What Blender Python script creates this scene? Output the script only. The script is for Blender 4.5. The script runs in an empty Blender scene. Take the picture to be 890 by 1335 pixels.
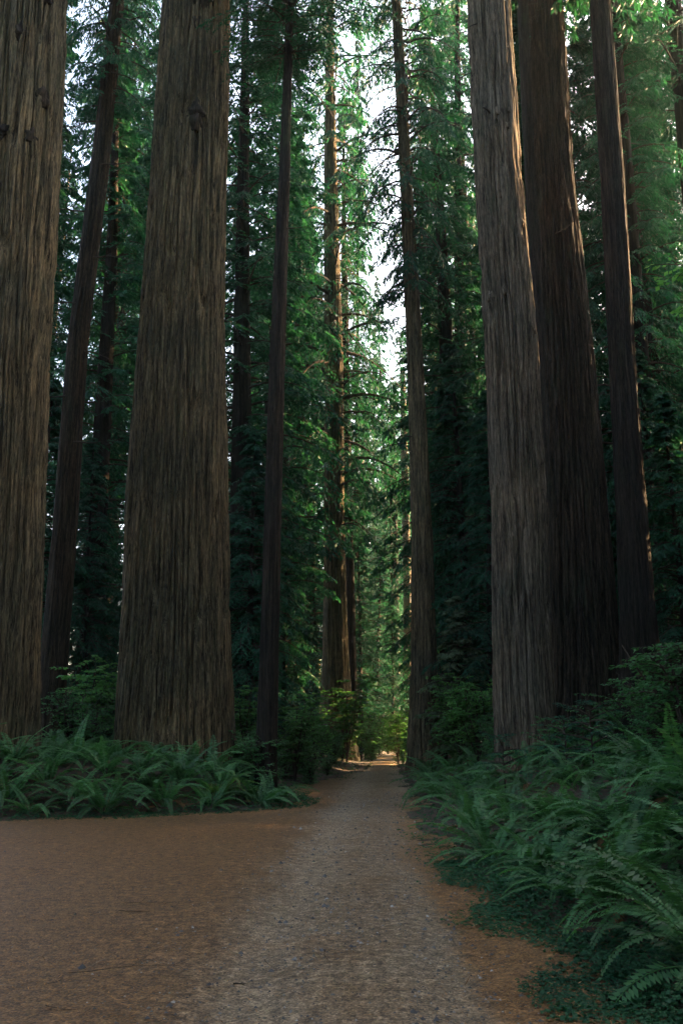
import bpy, math, random
import numpy as np
from mathutils import Vector, Matrix

# ------------------------------------------------------------------ camera, sky, sun, exposure
scene = bpy.context.scene
COL = scene.collection
CAM_H = 1.7
PITCH = math.atan(0.2415)          # horizon low in the picture
FPX = 1170.0                       # focal length in pixels of the 890 x 1335 photograph
cam_d = bpy.data.cameras.new("camera")
cam_d.sensor_fit = 'VERTICAL'
cam_d.sensor_height = 36.0
cam_d.lens = 36.0 * FPX / 1335.0
cam_d.clip_start = 0.05
cam_d.clip_end = 3000.0
cam = bpy.data.objects.new("camera", cam_d)
COL.objects.link(cam)
cam.location = (0, 0, CAM_H)
cam.rotation_euler = (math.pi / 2 + PITCH, 0, 0)
scene.camera = cam

SUN_AZ = math.radians(58)          # to the right of the view direction
SUN_EL = math.radians(17)
world = bpy.data.worlds.new("World")
scene.world = world
world.use_nodes = True
wn = world.node_tree.nodes
bg = wn["Background"]
sky = wn.new("ShaderNodeTexSky")
sky.sky_type = 'NISHITA'
sky.sun_disc = False
sky.sun_elevation = SUN_EL
sky.sun_rotation = SUN_AZ
sky.air_density = 0.8
sky.dust_density = 7.0
sky.ozone_density = 0.4
bg.inputs[1].default_value = 0.15
world.node_tree.links.new(sky.outputs[0], bg.inputs[0])

sun_d = bpy.data.lights.new("sun", 'SUN')
sun_d.energy = 5.0
sun_d.angle = math.radians(0.5)
sun_d.color = (1.0, 0.64, 0.32)
sun = bpy.data.objects.new("sun", sun_d)
COL.objects.link(sun)
sdir = Vector((math.sin(SUN_AZ) * math.cos(SUN_EL), math.cos(SUN_AZ) * math.cos(SUN_EL), math.sin(SUN_EL)))
sun.rotation_euler = sdir.to_track_quat('Z', 'Y').to_euler()
sun.location = (60, 40, 60)

vs = scene.view_settings
vs.view_transform = 'Standard'
vs.look = 'None'
vs.exposure = 3.45
vs.gamma = 1.0
vs.use_curve_mapping = False
scene.render.engine = 'CYCLES'
cy = scene.cycles
cy.use_denoising = True
cy.max_bounces = 6
cy.diffuse_bounces = 3
cy.glossy_bounces = 2
cy.transmission_bounces = 3
cy.transparent_max_bounces = 4
cy.sample_clamp_indirect = 4.0
cy.caustics_reflective = False
cy.caustics_refractive = False

# ------------------------------------------------------------------ picture -> place
ST, CT = math.sin(PITCH), math.cos(PITCH)
def ray(px, py):
    x = (px - 445.0) / FPX; y = (667.5 - py) / FPX
    return x, CT - y * ST, ST + y * CT
def at(px, py, D):
    """point of the place seen at (px, py), D metres ahead; and metres per pixel there"""
    dx, dy, dz = ray(px, py)
    t = D / dy
    return Vector((dx * t, D, CAM_H + dz * t)), t / FPX
def on_ground(px, py, z=0.0):
    dx, dy, dz = ray(px, py)
    t = (z - CAM_H) / dz
    return (dx * t, dy * t)
def gx(px, D):
    return at(px, 945, D)[0].x

# ------------------------------------------------------------------ mesh helpers
def mesh_np(name, V, F, mats, midx=None, smooth=False, attrs=None):
    V = np.asarray(V, np.float32); F = np.asarray(F, np.int32)
    me = bpy.data.meshes.new(name)
    k = F.shape[1]; n = len(F)
    me.vertices.add(len(V)); me.vertices.foreach_set("co", V.ravel())
    me.loops.add(n * k); me.loops.foreach_set("vertex_index", F.ravel())
    me.polygons.add(n)
    me.polygons.foreach_set("loop_start", np.arange(0, n * k, k, dtype=np.int32))
    if midx is not None:
        me.polygons.foreach_set("material_index", np.asarray(midx, np.int32))
    if smooth:
        me.polygons.foreach_set("use_smooth", np.ones(n, bool))
    for m in mats: me.materials.append(m)
    if attrs:
        for an, av in attrs.items():
            a = me.attributes.new(an, 'FLOAT', 'POINT')
            a.data.foreach_set("value", np.asarray(av, np.float32))
    me.update(calc_edges=True)
    return me

class Bag:
    """collects quads with a material index and one per-vertex value"""
    def __init__(s): s.V = []; s.F = []; s.M = []; s.A = []; s.n = 0
    def add(s, V, F, m=0, a=0.5):
        V = np.asarray(V, np.float32).reshape(-1, 3); F = np.asarray(F, np.int32).reshape(-1, 4)
        s.V.append(V); s.F.append(F + s.n); s.M.append(np.full(len(F), m, np.int32))
        s.A.append(np.broadcast_to(np.asarray(a, np.float32), (len(V),)).copy()); s.n += len(V)
    def mesh(s, name, mats, smooth=False):
        return mesh_np(name, np.concatenate(s.V), np.concatenate(s.F), mats, np.concatenate(s.M), smooth,
                       {"tint": np.concatenate(s.A)})

def unit(v): return v / np.maximum(np.linalg.norm(v, axis=-1, keepdims=True), 1e-9)

def leaf_quads(P, D, N, L, W, fold=0.25):
    """lozenge leaves: base P, direction D, normal N, length L, width W (arrays)"""
    D = unit(D); S = unit(np.cross(D, N)); U = np.cross(S, D)
    L = np.broadcast_to(L, (len(P),))[:, None]; W = np.broadcast_to(W, (len(P),))[:, None]
    mid = P + D * L * 0.45 - U * W * fold
    V = np.stack([P, mid + S * W * .5, P + D * L - U * W * fold * 1.6, mid - S * W * .5], 1)
    F = np.arange(len(P) * 4).reshape(-1, 4)
    return V.reshape(-1, 3), F

def tube(pts, rad, k=5):
    """tapered tube through pts (n,3)"""
    pts = np.asarray(pts, float); rad = np.broadcast_to(np.asarray(rad, float), (len(pts),))
    T = unit(np.gradient(pts, axis=0))
    ref = np.array([0, 0, 1.0]) if abs(T[0, 2]) < .9 else np.array([1.0, 0, 0])
    A = unit(np.cross(T, ref)); B = np.cross(T, A)
    an = np.arange(k) / k * 2 * math.pi
    V = pts[:, None] + rad[:, None, None] * (np.cos(an)[None, :, None] * A[:, None] + np.sin(an)[None, :, None] * B[:, None])
    n = len(pts); i = np.arange(n - 1)[:, None]; j = np.arange(k)[None]
    F = np.stack([i * k + j, i * k + (j + 1) % k, (i + 1) * k + (j + 1) % k, (i + 1) * k + j], -1)
    return V.reshape(-1, 3), F.reshape(-1, 4)

def vnoise(u, v, pu, seed):
    """smooth value noise in -1..1, periodic in u with period pu"""
    r = np.random.RandomState(seed); pu = int(max(pu, 2))
    vi = np.floor(v).astype(int); off = vi.min(); nv = vi.max() - off + 2
    T = r.uniform(-1, 1, (pu, nv))
    ui = np.floor(u).astype(int); fu = u - ui; fv = v - vi
    fu = fu * fu * (3 - 2 * fu); fv = fv * fv * (3 - 2 * fv)
    a = T[ui % pu, vi - off]; b = T[(ui + 1) % pu, vi - off]
    c = T[ui % pu, vi - off + 1]; d = T[(ui + 1) % pu, vi - off + 1]
    return (a * (1 - fu) + b * fu) * (1 - fv) + (c * (1 - fu) + d * fu) * fv

def sstep(a, b, x):
    t = np.clip((x - a) / (b - a), 0, 1); return t * t * (3 - 2 * t)

# ------------------------------------------------------------------ objects
def thing(name, label, cat, loc=(0, 0, 0), rz=0.0, group=None, scale=1.0, lean=(0, 0)):
    o = bpy.data.objects.new(name, None); COL.objects.link(o)
    o.empty_display_size = 0.2
    o.location = loc; o.rotation_euler = (lean[0], lean[1], rz); o.scale = (scale,) * 3
    o['label'] = label; o['category'] = cat
    if group: o['group'] = group
    return o
def part(name, me, parent):
    o = bpy.data.objects.new(name, me); COL.objects.link(o); o.parent = parent
    return o
def setting(name, me, kind='structure', label=None):
    o = bpy.data.objects.new(name, me); COL.objects.link(o); o['kind'] = kind
    if label: o['label'] = label
    return o

# ------------------------------------------------------------------ materials
def new_mat(name):
    m = bpy.data.materials.new(name); m.use_nodes = True
    nt = m.node_tree; b = nt.nodes["Principled BSDF"]
    return m, nt, b
def node(nt, kind, **kw):
    n = nt.nodes.new(kind)
    for k, v in kw.items(): setattr(n, k, v)
    return n
def ramp(nt, stops, interp='LINEAR'):
    r = nt.nodes.new("ShaderNodeValToRGB"); r.color_ramp.interpolation = interp
    e = r.color_ramp.elements
    while len(e) < len(stops): e.new(0.5)
    for el, (p, c) in zip(e, stops):
        el.position = p; el.color = (*c, 1)
    return r

def leaf_mat(name, c0, c1, trans=0.4, rough=0.5, obj_var=0.25, tcol=(1.0, 1.2, 0.7), spec=0.2):
    m, nt, b = new_mat(name); L = nt.links
    at_ = node(nt, "ShaderNodeAttribute", attribute_name="tint")
    r = ramp(nt, [(0.0, c0), (1.0, c1)])
    L.new(at_.outputs["Fac"], r.inputs[0])
    oi = node(nt, "ShaderNodeObjectInfo")
    mr = node(nt, "ShaderNodeMapRange"); mr.inputs[3].default_value = 1 - obj_var; mr.inputs[4].default_value = 1 + obj_var
    L.new(oi.outputs["Random"], mr.inputs[0])
    hs = node(nt, "ShaderNodeHueSaturation")
    L.new(mr.outputs[0], hs.inputs["Value"]); L.new(r.outputs[0], hs.inputs["Color"])
    L.new(hs.outputs[0], b.inputs["Base Color"])
    b.inputs["Roughness"].default_value = rough
    b.inputs["Specular IOR Level"].default_value = spec
    tr = node(nt, "ShaderNodeBsdfTranslucent")
    mul = node(nt, "ShaderNodeMixRGB", blend_type='MULTIPLY'); mul.inputs[0].default_value = 1
    mul.inputs[2].default_value = (*tcol, 1)
    L.new(hs.outputs[0], mul.inputs[1]); L.new(mul.outputs[0], tr.inputs[0])
    mx = node(nt, "ShaderNodeMixShader"); mx.inputs[0].default_value = trans
    L.new(b.outputs[0], mx.inputs[1]); L.new(tr.outputs[0], mx.inputs[2])
    L.new(mx.outputs[0], nt.nodes["Material Output"].inputs[0])
    return m

def bark_mat(name, c0, c1, c2, scale=1.0, bump=0.9):
    m, nt, b = new_mat(name); L = nt.links
    tc = node(nt, "ShaderNodeTexCoord")
    mp = node(nt, "ShaderNodeMapping"); mp.inputs["Scale"].default_value = (8 * scale, 8 * scale, 0.42 * scale)
    L.new(tc.outputs["Object"], mp.inputs[0])
    n1 = node(nt, "ShaderNodeTexNoise"); n1.inputs["Scale"].default_value = 1.6; n1.inputs["Detail"].default_value = 8
    n1.inputs["Roughness"].default_value = 0.68
    L.new(mp.outputs[0], n1.inputs["Vector"])
    mp2 = node(nt, "ShaderNodeMapping"); mp2.inputs["Scale"].default_value = (22 * scale, 22 * scale, 2.2 * scale)
    L.new(tc.outputs["Object"], mp2.inputs[0])
    n2 = node(nt, "ShaderNodeTexNoise"); n2.inputs["Scale"].default_value = 2.2; n2.inputs["Detail"].default_value = 6
    n2.inputs["Roughness"].default_value = 0.7
    L.new(mp2.outputs[0], n2.inputs["Vector"])
    n3 = node(nt, "ShaderNodeTexNoise"); n3.inputs["Scale"].default_value = 0.35; n3.inputs["Detail"].default_value = 3
    L.new(tc.outputs["Object"], n3.inputs["Vector"])
    r = ramp(nt, [(0.40, c0), (0.5, c1), (0.63, c2)])
    mixf = node(nt, "ShaderNodeMath", operation='MULTIPLY_ADD')
    L.new(n2.outputs["Fac"], mixf.inputs[0]); mixf.inputs[1].default_value = 0.45
    mx0 = node(nt, "ShaderNodeMath", operation='MULTIPLY'); mx0.inputs[1].default_value = 0.55
    L.new(n1.outputs["Fac"], mx0.inputs[0]); L.new(mx0.outputs[0], mixf.inputs[2])
    L.new(mixf.outputs[0], r.inputs[0])
    # patches of grey weathering and thin moss, with shapes of their own
    g = ramp(nt, [(0.42, (0.75, 0.78, 0.78)), (0.62, (1.15, 1.05, 0.95))])
    L.new(n3.outputs["Fac"], g.inputs[0])
    mul = node(nt, "ShaderNodeMixRGB", blend_type='MULTIPLY'); mul.inputs[0].default_value = 1
    L.new(r.outputs[0], mul.inputs[1]); L.new(g.outputs[0], mul.inputs[2])
    n4 = node(nt, "ShaderNodeTexNoise"); n4.inputs["Scale"].default_value = 0.9; n4.inputs["Detail"].default_value = 9; n4.inputs["Roughness"].default_value = .72
    mp3 = node(nt, "ShaderNodeMapping"); mp3.inputs["Scale"].default_value = (1.6, 1.6, .5); L.new(tc.outputs["Object"], mp3.inputs[0]); L.new(mp3.outputs[0], n4.inputs["Vector"])
    ms = node(nt, "ShaderNodeMapRange", interpolation_type='SMOOTHSTEP'); ms.inputs[1].default_value = .53; ms.inputs[2].default_value = .7; ms.inputs[4].default_value = .55
    L.new(n4.outputs["Fac"], ms.inputs[0])
    mo = node(nt, "ShaderNodeMixRGB"); L.new(ms.outputs[0], mo.inputs[0]); L.new(mul.outputs[0], mo.inputs[1]); mo.inputs[2].default_value = (0.042, 0.052, 0.028, 1)
    L.new(mo.outputs[0], b.inputs["Base Color"])
    b.inputs["Roughness"].default_value = 0.9
    b.inputs["Specular IOR Level"].default_value = 0.15
    bp = node(nt, "ShaderNodeBump"); bp.inputs["Strength"].default_value = bump; bp.inputs["Distance"].default_value = 0.04
    L.new(mixf.outputs[0], bp.inputs["Height"]); L.new(bp.outputs[0], b.inputs["Normal"])
    return m

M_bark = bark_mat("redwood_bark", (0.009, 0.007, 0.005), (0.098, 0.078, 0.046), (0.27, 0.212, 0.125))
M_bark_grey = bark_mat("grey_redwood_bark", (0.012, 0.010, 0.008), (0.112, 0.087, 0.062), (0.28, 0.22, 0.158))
M_bark_shaded = bark_mat("shaded_redwood_bark", (0.006, 0.005, 0.004), (0.032, 0.023, 0.015), (0.095, 0.066, 0.042))  # redwood bark darkened so its colour carries the shade on the trunk
M_bark_dark_shade = bark_mat("dark_shaded_bark", (0.007, 0.006, 0.005), (0.026, 0.02, 0.016), (0.06, 0.047, 0.036))  # dark bark, with the shade on some trunks put into its colour
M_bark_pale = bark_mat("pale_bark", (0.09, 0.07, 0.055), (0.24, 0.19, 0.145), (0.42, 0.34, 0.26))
M_limb = bark_mat("limb_bark", (0.02, 0.016, 0.012), (0.06, 0.045, 0.034), (0.1, 0.08, 0.06), 2.0, 0.3)
M_conifer = leaf_mat("conifer_needles", (0.008, 0.050, 0.030), (0.027, 0.120, 0.060), 0.38)
M_hemlock = leaf_mat("hemlock_needles", (0.008, 0.054, 0.034), (0.027, 0.125, 0.068), 0.38)
M_pale_con = leaf_mat("pale_needles", (0.05, 0.095, 0.05), (0.12, 0.16, 0.085), 0.35)
M_maple = leaf_mat("maple_leaves", (0.055, 0.165, 0.05), (0.13, 0.29, 0.08), 0.45)
M_shrub = leaf_mat("shrub_leaves", (0.038, 0.135, 0.052), (0.10, 0.24, 0.085), 0.42)
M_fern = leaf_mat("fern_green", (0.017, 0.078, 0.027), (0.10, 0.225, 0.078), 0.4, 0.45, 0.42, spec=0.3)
M_fern_dead = leaf_mat("fern_dead", (0.09, 0.05, 0.022), (0.2, 0.11, 0.045), 0.3, 0.7, 0.3, (1, .8, .5), 0.2)
M_cover = leaf_mat("ground_cover_leaves", (0.015, 0.07, 0.032), (0.045, 0.14, 0.055), 0.35, 0.55)
M_needle = leaf_mat("needle_litter", (0.10, 0.05, 0.022), (0.5, 0.27, 0.11), 0.1, 0.8, 0.0, (1, .8, .6), 0.15)

def stone_mat():
    m, nt, b = new_mat("gravel_stone"); L = nt.links
    a = node(nt, "ShaderNodeAttribute", attribute_name="tint")
    r = ramp(nt, [(0.0, (0.03, 0.03, 0.032)), (0.7, (0.11, 0.105, 0.1)), (0.93, (0.2, 0.19, 0.175)), (1.0, (0.42, 0.40, 0.37))])
    L.new(a.outputs["Fac"], r.inputs[0]); L.new(r.outputs[0], b.inputs["Base Color"])
    b.inputs["Roughness"].default_value = 0.75
    return m
M_stone = stone_mat()

def soil_mat():
    m, nt, b = new_mat("forest_floor"); L = nt.links
    tc = node(nt, "ShaderNodeTexCoord")
    n = node(nt, "ShaderNodeTexNoise"); n.inputs["Scale"].default_value = 5; n.inputs["Detail"].default_value = 9; n.inputs["Roughness"].default_value = .7
    L.new(tc.outputs["Object"], n.inputs["Vector"])
    r = ramp(nt, [(0.3, (0.018, 0.012, 0.007)), (0.5, (0.05, 0.03, 0.016)), (0.7, (0.12, 0.068, 0.032))])
    L.new(n.outputs["Fac"], r.inputs[0]); L.new(r.outputs[0], b.inputs["Base Color"])
    b.inputs["Roughness"].default_value = 0.95
    bp = node(nt, "ShaderNodeBump"); bp.inputs["Strength"].default_value = .8; bp.inputs["Distance"].default_value = .05
    L.new(n.outputs["Fac"], bp.inputs["Height"]); L.new(bp.outputs[0], b.inputs["Normal"])
    return m
M_soil = soil_mat()

def road_mat():
    """attribute gravel: 1 = bare grey gravel worn by wheels, 0 = brown dirt under needle litter; litter: orange needles"""
    m, nt, b = new_mat("road_gravel"); L = nt.links
    tc = node(nt, "ShaderNodeTexCoord")
    ag = node(nt, "ShaderNodeAttribute", attribute_name="gravel")
    al = node(nt, "ShaderNodeAttribute", attribute_name="litter")
    def noise(sc, det=6, rough=.6):
        n = node(nt, "ShaderNodeTexNoise"); n.inputs["Scale"].default_value = sc; n.inputs["Detail"].default_value = det
        n.inputs["Roughness"].default_value = rough
        L.new(tc.outputs["Object"], n.inputs["Vector"]); return n
    nb = noise(1.1, 7, .65); nm = noise(9, 6, .7); nf = noise(70, 4, .7)
    vo = node(nt, "ShaderNodeTexVoronoi"); vo.inputs["Scale"].default_value = 55
    L.new(tc.outputs["Object"], vo.inputs["Vector"])
    grey = ramp(nt, [(0.33, (0.05, 0.038, 0.028)), (0.5, (0.225, 0.155, 0.090)), (0.66, (0.48, 0.35, 0.22))])
    brown = ramp(nt, [(0.33, (0.022, 0.012, 0.006)), (0.5, (0.125, 0.062, 0.020)), (0.66, (0.32, 0.165, 0.055))])
    orange = ramp(nt, [(0.33, (0.035, 0.018, 0.008)), (0.5, (0.19, 0.09, 0.03)), (0.66, (0.42, 0.21, 0.07))])
    avg = node(nt, "ShaderNodeMath", operation='MULTIPLY_ADD'); avg.inputs[1].default_value = .5
    half = node(nt, "ShaderNodeMath", operation='MULTIPLY'); half.inputs[1].default_value = .5
    L.new(nm.outputs["Fac"], half.inputs[0]); L.new(nf.outputs["Fac"], avg.inputs[0]); L.new(half.outputs[0], avg.inputs[2])
    for r in (grey, brown, orange): L.new(avg.outputs[0], r.inputs[0])
    def soft(attr, lo, hi, amt):
        s = node(nt, "ShaderNodeMath", operation='SUBTRACT'); L.new(nb.outputs["Fac"], s.inputs[0]); s.inputs[1].default_value = .5
        k = node(nt, "ShaderNodeMath", operation='MULTIPLY_ADD'); L.new(s.outputs[0], k.inputs[0]); k.inputs[1].default_value = amt
        L.new(attr.outputs["Fac"], k.inputs[2])
        s2 = node(nt, "ShaderNodeMath", operation='SUBTRACT'); L.new(nm.outputs["Fac"], s2.inputs[0]); s2.inputs[1].default_value = .5
        k2 = node(nt, "ShaderNodeMath", operation='MULTIPLY_ADD'); L.new(s2.outputs[0], k2.inputs[0]); k2.inputs[1].default_value = amt * .8
        L.new(k.outputs[0], k2.inputs[2])
        q = node(nt, "ShaderNodeMapRange", interpolation_type='SMOOTHSTEP'); L.new(k2.outputs[0], q.inputs[0])
        q.inputs[1].default_value = lo; q.inputs[2].default_value = hi; return q
    q1 = soft(ag, .1, 1.1, 1.4); q2 = soft(al, .2, .8, 1.0)
    m1 = node(nt, "ShaderNodeMixRGB"); L.new(q1.outputs[0], m1.inputs[0]); L.new(brown.outputs[0], m1.inputs[1]); L.new(grey.outputs[0], m1.inputs[2])
    m2 = node(nt, "ShaderNodeMixRGB"); L.new(q2.outputs[0], m2.inputs[0]); L.new(m1.outputs[0], m2.inputs[1]); L.new(orange.outputs[0], m2.inputs[2])
    sp = node(nt, "ShaderNodeSeparateColor"); L.new(vo.outputs["Color"], sp.inputs[0])
    cv = node(nt, "ShaderNodeMapRange"); cv.inputs[3].default_value = .45; cv.inputs[4].default_value = 1.55; L.new(sp.outputs[0], cv.inputs[0])
    hv = node(nt, "ShaderNodeHueSaturation"); L.new(cv.outputs[0], hv.inputs["Value"]); L.new(m2.outputs[0], hv.inputs["Color"])
    L.new(hv.outputs[0], b.inputs["Base Color"])
    b.inputs["Roughness"].default_value = .6
    b.inputs["Specular IOR Level"].default_value = .3
    add = node(nt, "ShaderNodeMath", operation='ADD'); L.new(avg.outputs[0], add.inputs[0])
    vm = node(nt, "ShaderNodeMath", operation='MULTIPLY'); vm.inputs[1].default_value = -.5; L.new(vo.outputs["Distance"], vm.inputs[0])
    L.new(vm.outputs[0], add.inputs[1])
    bp = node(nt, "ShaderNodeBump"); bp.inputs["Strength"].default_value = .7; bp.inputs["Distance"].default_value = .025
    L.new(add.outputs[0], bp.inputs["Height"]); L.new(bp.outputs[0], b.inputs["Normal"])
    return m
M_road = road_mat()

# ------------------------------------------------------------------ the ground and the road
RIGHT_EDGE = [(800, 1330), (752, 1285), (706, 1234), (654, 1192), (606, 1150), (566, 1113), (549, 1078), (537, 1040), (526, 1013), (516, 998)]
LEFT_FAR = [(484, 998), (471, 1006), (446, 1015), (405, 1019), (388, 1028), (396, 1036), (412, 1044), (388, 1052), (300, 1059), (150, 1066), (0, 1070), (-300, 1074)]
poly = [(3.4, -12.0), (2.6, 2.0)] + [on_ground(*p) for p in RIGHT_EDGE]
fr = poly[-1]
poly += [(fr[0] + .5, fr[1] + 7), (fr[0] + 3.5, fr[1] + 17), (fr[0] + 13, fr[1] + 28), (fr[0] + 11, fr[1] + 31), (fr[0] + 1.2, fr[1] + 19), (fr[0] - 1.0, fr[1] + 9)]
poly += [on_ground(*p) for p in LEFT_FAR] + [(-32.0, 17.5), (-32.0, -12.0)]
POLY = np.array(poly)
def road_sd(x, y):
    """signed distance to the edge of road and turnout, negative inside"""
    x = np.asarray(x, float); y = np.asarray(y, float)
    d = np.full(x.shape, 1e9); ins = np.zeros(x.shape, bool)
    A = POLY; B = np.roll(POLY, -1, 0)
    for (ax, ay), (bx, by) in zip(A, B):
        ex, ey = bx - ax, by - ay
        t = np.clip(((x - ax) * ex + (y - ay) * ey) / (ex * ex + ey * ey + 1e-12), 0, 1)
        d = np.minimum(d, np.hypot(x - ax - t * ex, y - ay - t * ey))
        c = (ay > y) != (by > y)
        with np.errstate(divide='ignore', invalid='ignore'):
            xi = ax + (y - ay) / (by - ay + 1e-12) * ex
        ins ^= c & (x < xi)
    wob = (.13 * vnoise(x * 1.2 + 700, y * 1.2 + 700, 4096, 71) + .06 * vnoise(x * 3.7 + 700, y * 3.7 + 700, 4096, 72)) * (1 - .8 * sstep(24, 40, y))
    return np.where(ins, -d, d) + wob
def ground_z(x, y, sd=None):
    x = np.asarray(x, float); y = np.asarray(y, float)
    if sd is None: sd = road_sd(x, y)
    wob = 0.10 * vnoise(x * .45 + 500, y * .45 + 500, 4096, 3) + 0.04 * vnoise(x * 1.3 + 900, y * 1.3 + 900, 4096, 4)
    rise = np.where(x < 0, 0.95, 0.95) * sstep(0.3, 3.8, sd) * (1 - .6 * sstep(36, 60, y))
    far = 6.0 * sstep(90, 260, np.hypot(x, y))
    return np.where(sd < 0, -0.05, rise + wob * sstep(0.0, 1.0, sd) + far - 0.05 * (1 - sstep(0, .12, sd)))
def gz(x, y): return float(ground_z(np.array([x]), np.array([y]))[0])

def grid_mesh(xs, ys, zf):
    X, Y = np.meshgrid(xs, ys); Z = zf(X, Y)
    V = np.stack([X, Y, Z], -1).reshape(-1, 3)
    ny, nx = X.shape; i = np.arange(ny - 1)[:, None] * nx; j = np.arange(nx - 1)[None]
    F = np.stack([i + j, i + j + 1, i + nx + j + 1, i + nx + j], -1).reshape(-1, 4)
    return V, F
gxs = np.concatenate([np.linspace(-400, -40, 25), np.linspace(-38, 20, 240), np.linspace(22, 400, 26)])
gys = np.concatenate([np.linspace(-250, -14, 16), np.linspace(-12, 4, 20), 4.4 * np.exp(np.linspace(0, math.log(70 / 4.4), 230)), np.linspace(72, 450, 36)])
V, F = grid_mesh(gxs, gys, lambda X, Y: ground_z(X, Y))
setting("ground", mesh_np("ground", V, F, [M_soil], smooth=True))

rxs = np.linspace(-32, 18, 360)
rys = np.concatenate([np.linspace(-12, 3.8, 20), 4.0 * np.exp(np.linspace(0, math.log(78 / 4.0), 300))])
X, Y = np.meshgrid(rxs, rys); SD = road_sd(X, Y)
# lane centre line
cl = np.array([(0.35, -12), (0.3, 2.0)] + [on_ground(*p) for p in [(462, 1335), (470, 1200), (480, 1110), (487, 1060), (494, 1025), (499, 1000)]] + [(fr[0] - .3, fr[1] + 8), (fr[0] + 2.3, fr[1] + 18), (fr[0] + 12, fr[1] + 29.5)])
cx = np.interp(Y, cl[:, 1], cl[:, 0])
lane = X - cx
hw = np.interp(Y, [0, 6, 12, 25, 45], [1.05, 1.1, 1.15, 1.2, 1.2])
gravel = 1 - sstep(0.45, 1.75, np.abs(lane) / hw)
gravel *= 0.6 + 0.45 * np.exp(-((np.abs(lane) - .75) / .38) ** 2)          # two wheel tracks worn barer
litter = np.exp(-((lane - hw * 1.12) / .42) ** 2) * .85 + np.exp(-((lane + hw * 1.5) / .9) ** 2) * .28 + .55 * np.exp(-((SD + .2) / .45) ** 2)
litter = np.clip(litter, 0, 1) * (1 - sstep(18, 34, Y))
Zr = 0.012 * vnoise(X * 1.1 + 300, Y * 1.1 + 300, 4096, 11) + 0.006 * vnoise(X * 4 + 300, Y * 4 + 300, 4096, 12) - .035 * np.exp(-((np.abs(lane) - .75) / .3) ** 2)
V = np.stack([X, Y, Zr], -1).reshape(-1, 3)
ny, nx = X.shape; i = np.arange(ny - 1)[:, None] * nx; j = np.arange(nx - 1)[None]
F = np.stack([i + j, i + j + 1, i + nx + j + 1, i + nx + j], -1).reshape(-1, 4)
keep = (SD.reshape(-1)[F] < 0.25).any(1)
F = F[keep]; used = np.unique(F); remap = np.full(len(V), -1); remap[used] = np.arange(len(used))
setting("road", mesh_np("road", V[used], remap[F], [M_road], smooth=True,
        attrs={"gravel": gravel.reshape(-1)[used], "litter": litter.reshape(-1)[used]}))

# loose stones, fallen needles on the road
rs = np.random.RandomState(5)
def lane_off(x, y): return x - np.interp(y, cl[:, 1], cl[:, 0])
n = 40000
y = 4.2 * np.exp(rs.uniform(0, 1, n) ** 0.9 * math.log(26 / 4.2)); x = rs.uniform(-1, 1, n) * (y * .42 + .3)
lo = lane_off(x, y); sd = road_sd(x, y)
pk = (sd < -.1) & (rs.uniform(size=n) < np.clip(1.1 - np.abs(lo) / 2.0, .04, 1))
x, y = x[pk], y[pk]; n = len(x)
s = 0.0045 * np.exp(rs.normal(0, .62, n)) * (0.65 + y * .06)
s = np.minimum(s, .034)
base = np.array([[1, 0, -.2], [.3, .9, -.1], [-.8, .6, -.2], [-.8, -.6, -.15], [.35, -.95, -.2], [.1, .1, .65]])
ang = rs.uniform(0, 6.28, n); jit = rs.uniform(.65, 1.35, (n, 6, 1))
Vb = base[None] * jit; Vr = Vb.copy()
Vr[..., 0] = Vb[..., 0] * np.cos(ang)[:, None] - Vb[..., 1] * np.sin(ang)[:, None]
Vr[..., 1] = Vb[..., 0] * np.sin(ang)[:, None] + Vb[..., 1] * np.cos(ang)[:, None]
Vr = Vr * s[:, None, None] + np.stack([x, y, np.zeros(n) + .002], -1)[:, None]
Ft = np.array([[0, 1, 5], [1, 2, 5], [2, 3, 5], [3, 4, 5], [4, 0, 5]])
F = (np.arange(n)[:, None, None] * 6 + Ft[None]).reshape(-1, 3)
setting("gravel", mesh_np("gravel", Vr.reshape(-1, 3), F, [M_stone], attrs={"tint": np.repeat(rs.uniform(0, 1, n), 6)}), 'stuff')

n = 110000
y = 4.2 * np.exp(rs.uniform(0, 1, n) * math.log(40 / 4.2)); x = rs.uniform(-1, 1, n) * (y * .42 + .3)
lo = lane_off(x, y); sd = road_sd(x, y)
den = .35 * np.exp(-((lo - 1.5) / .5) ** 2) * 2.6 + .22 * (lo < -1.3) + .03 + .5 * np.exp(-((sd + .1) / .5) ** 2)
den = np.where(sd > .15, .45, den * (.35 + 1.5 * sstep(-.2, .6, vnoise(x * 1.7 + 50, y * 1.7 + 50, 4096, 61))))
pk = (sd < 2.2) & (rs.uniform(size=n) < den)
x, y, sd = x[pk], y[pk], sd[pk]; n = len(x); nz_ = np.where(sd > 0, ground_z(x, y, np.maximum(sd, .13)), 0) ; a = rs.uniform(0, 6.28, n)
L = rs.uniform(.02, .075, n) * (1 + (rs.uniform(size=n) < .04) * 1.6); W = .0034 * (1 + y * .16) * rs.uniform(.6, 1.3, n)
V, F = leaf_quads(np.stack([x, y, nz_ + rs.uniform(.008, .022, n)], -1), np.stack([np.cos(a), np.sin(a), rs.uniform(-.1, .2, n)], -1),
                  np.tile([0, 0, 1.0], (n, 1)), L, W, 0)
setting("needle_litter", mesh_np("needle_litter", V, F, [M_needle], attrs={"tint": np.repeat(rs.uniform(0, 1, n), 4)}), 'stuff')

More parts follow.
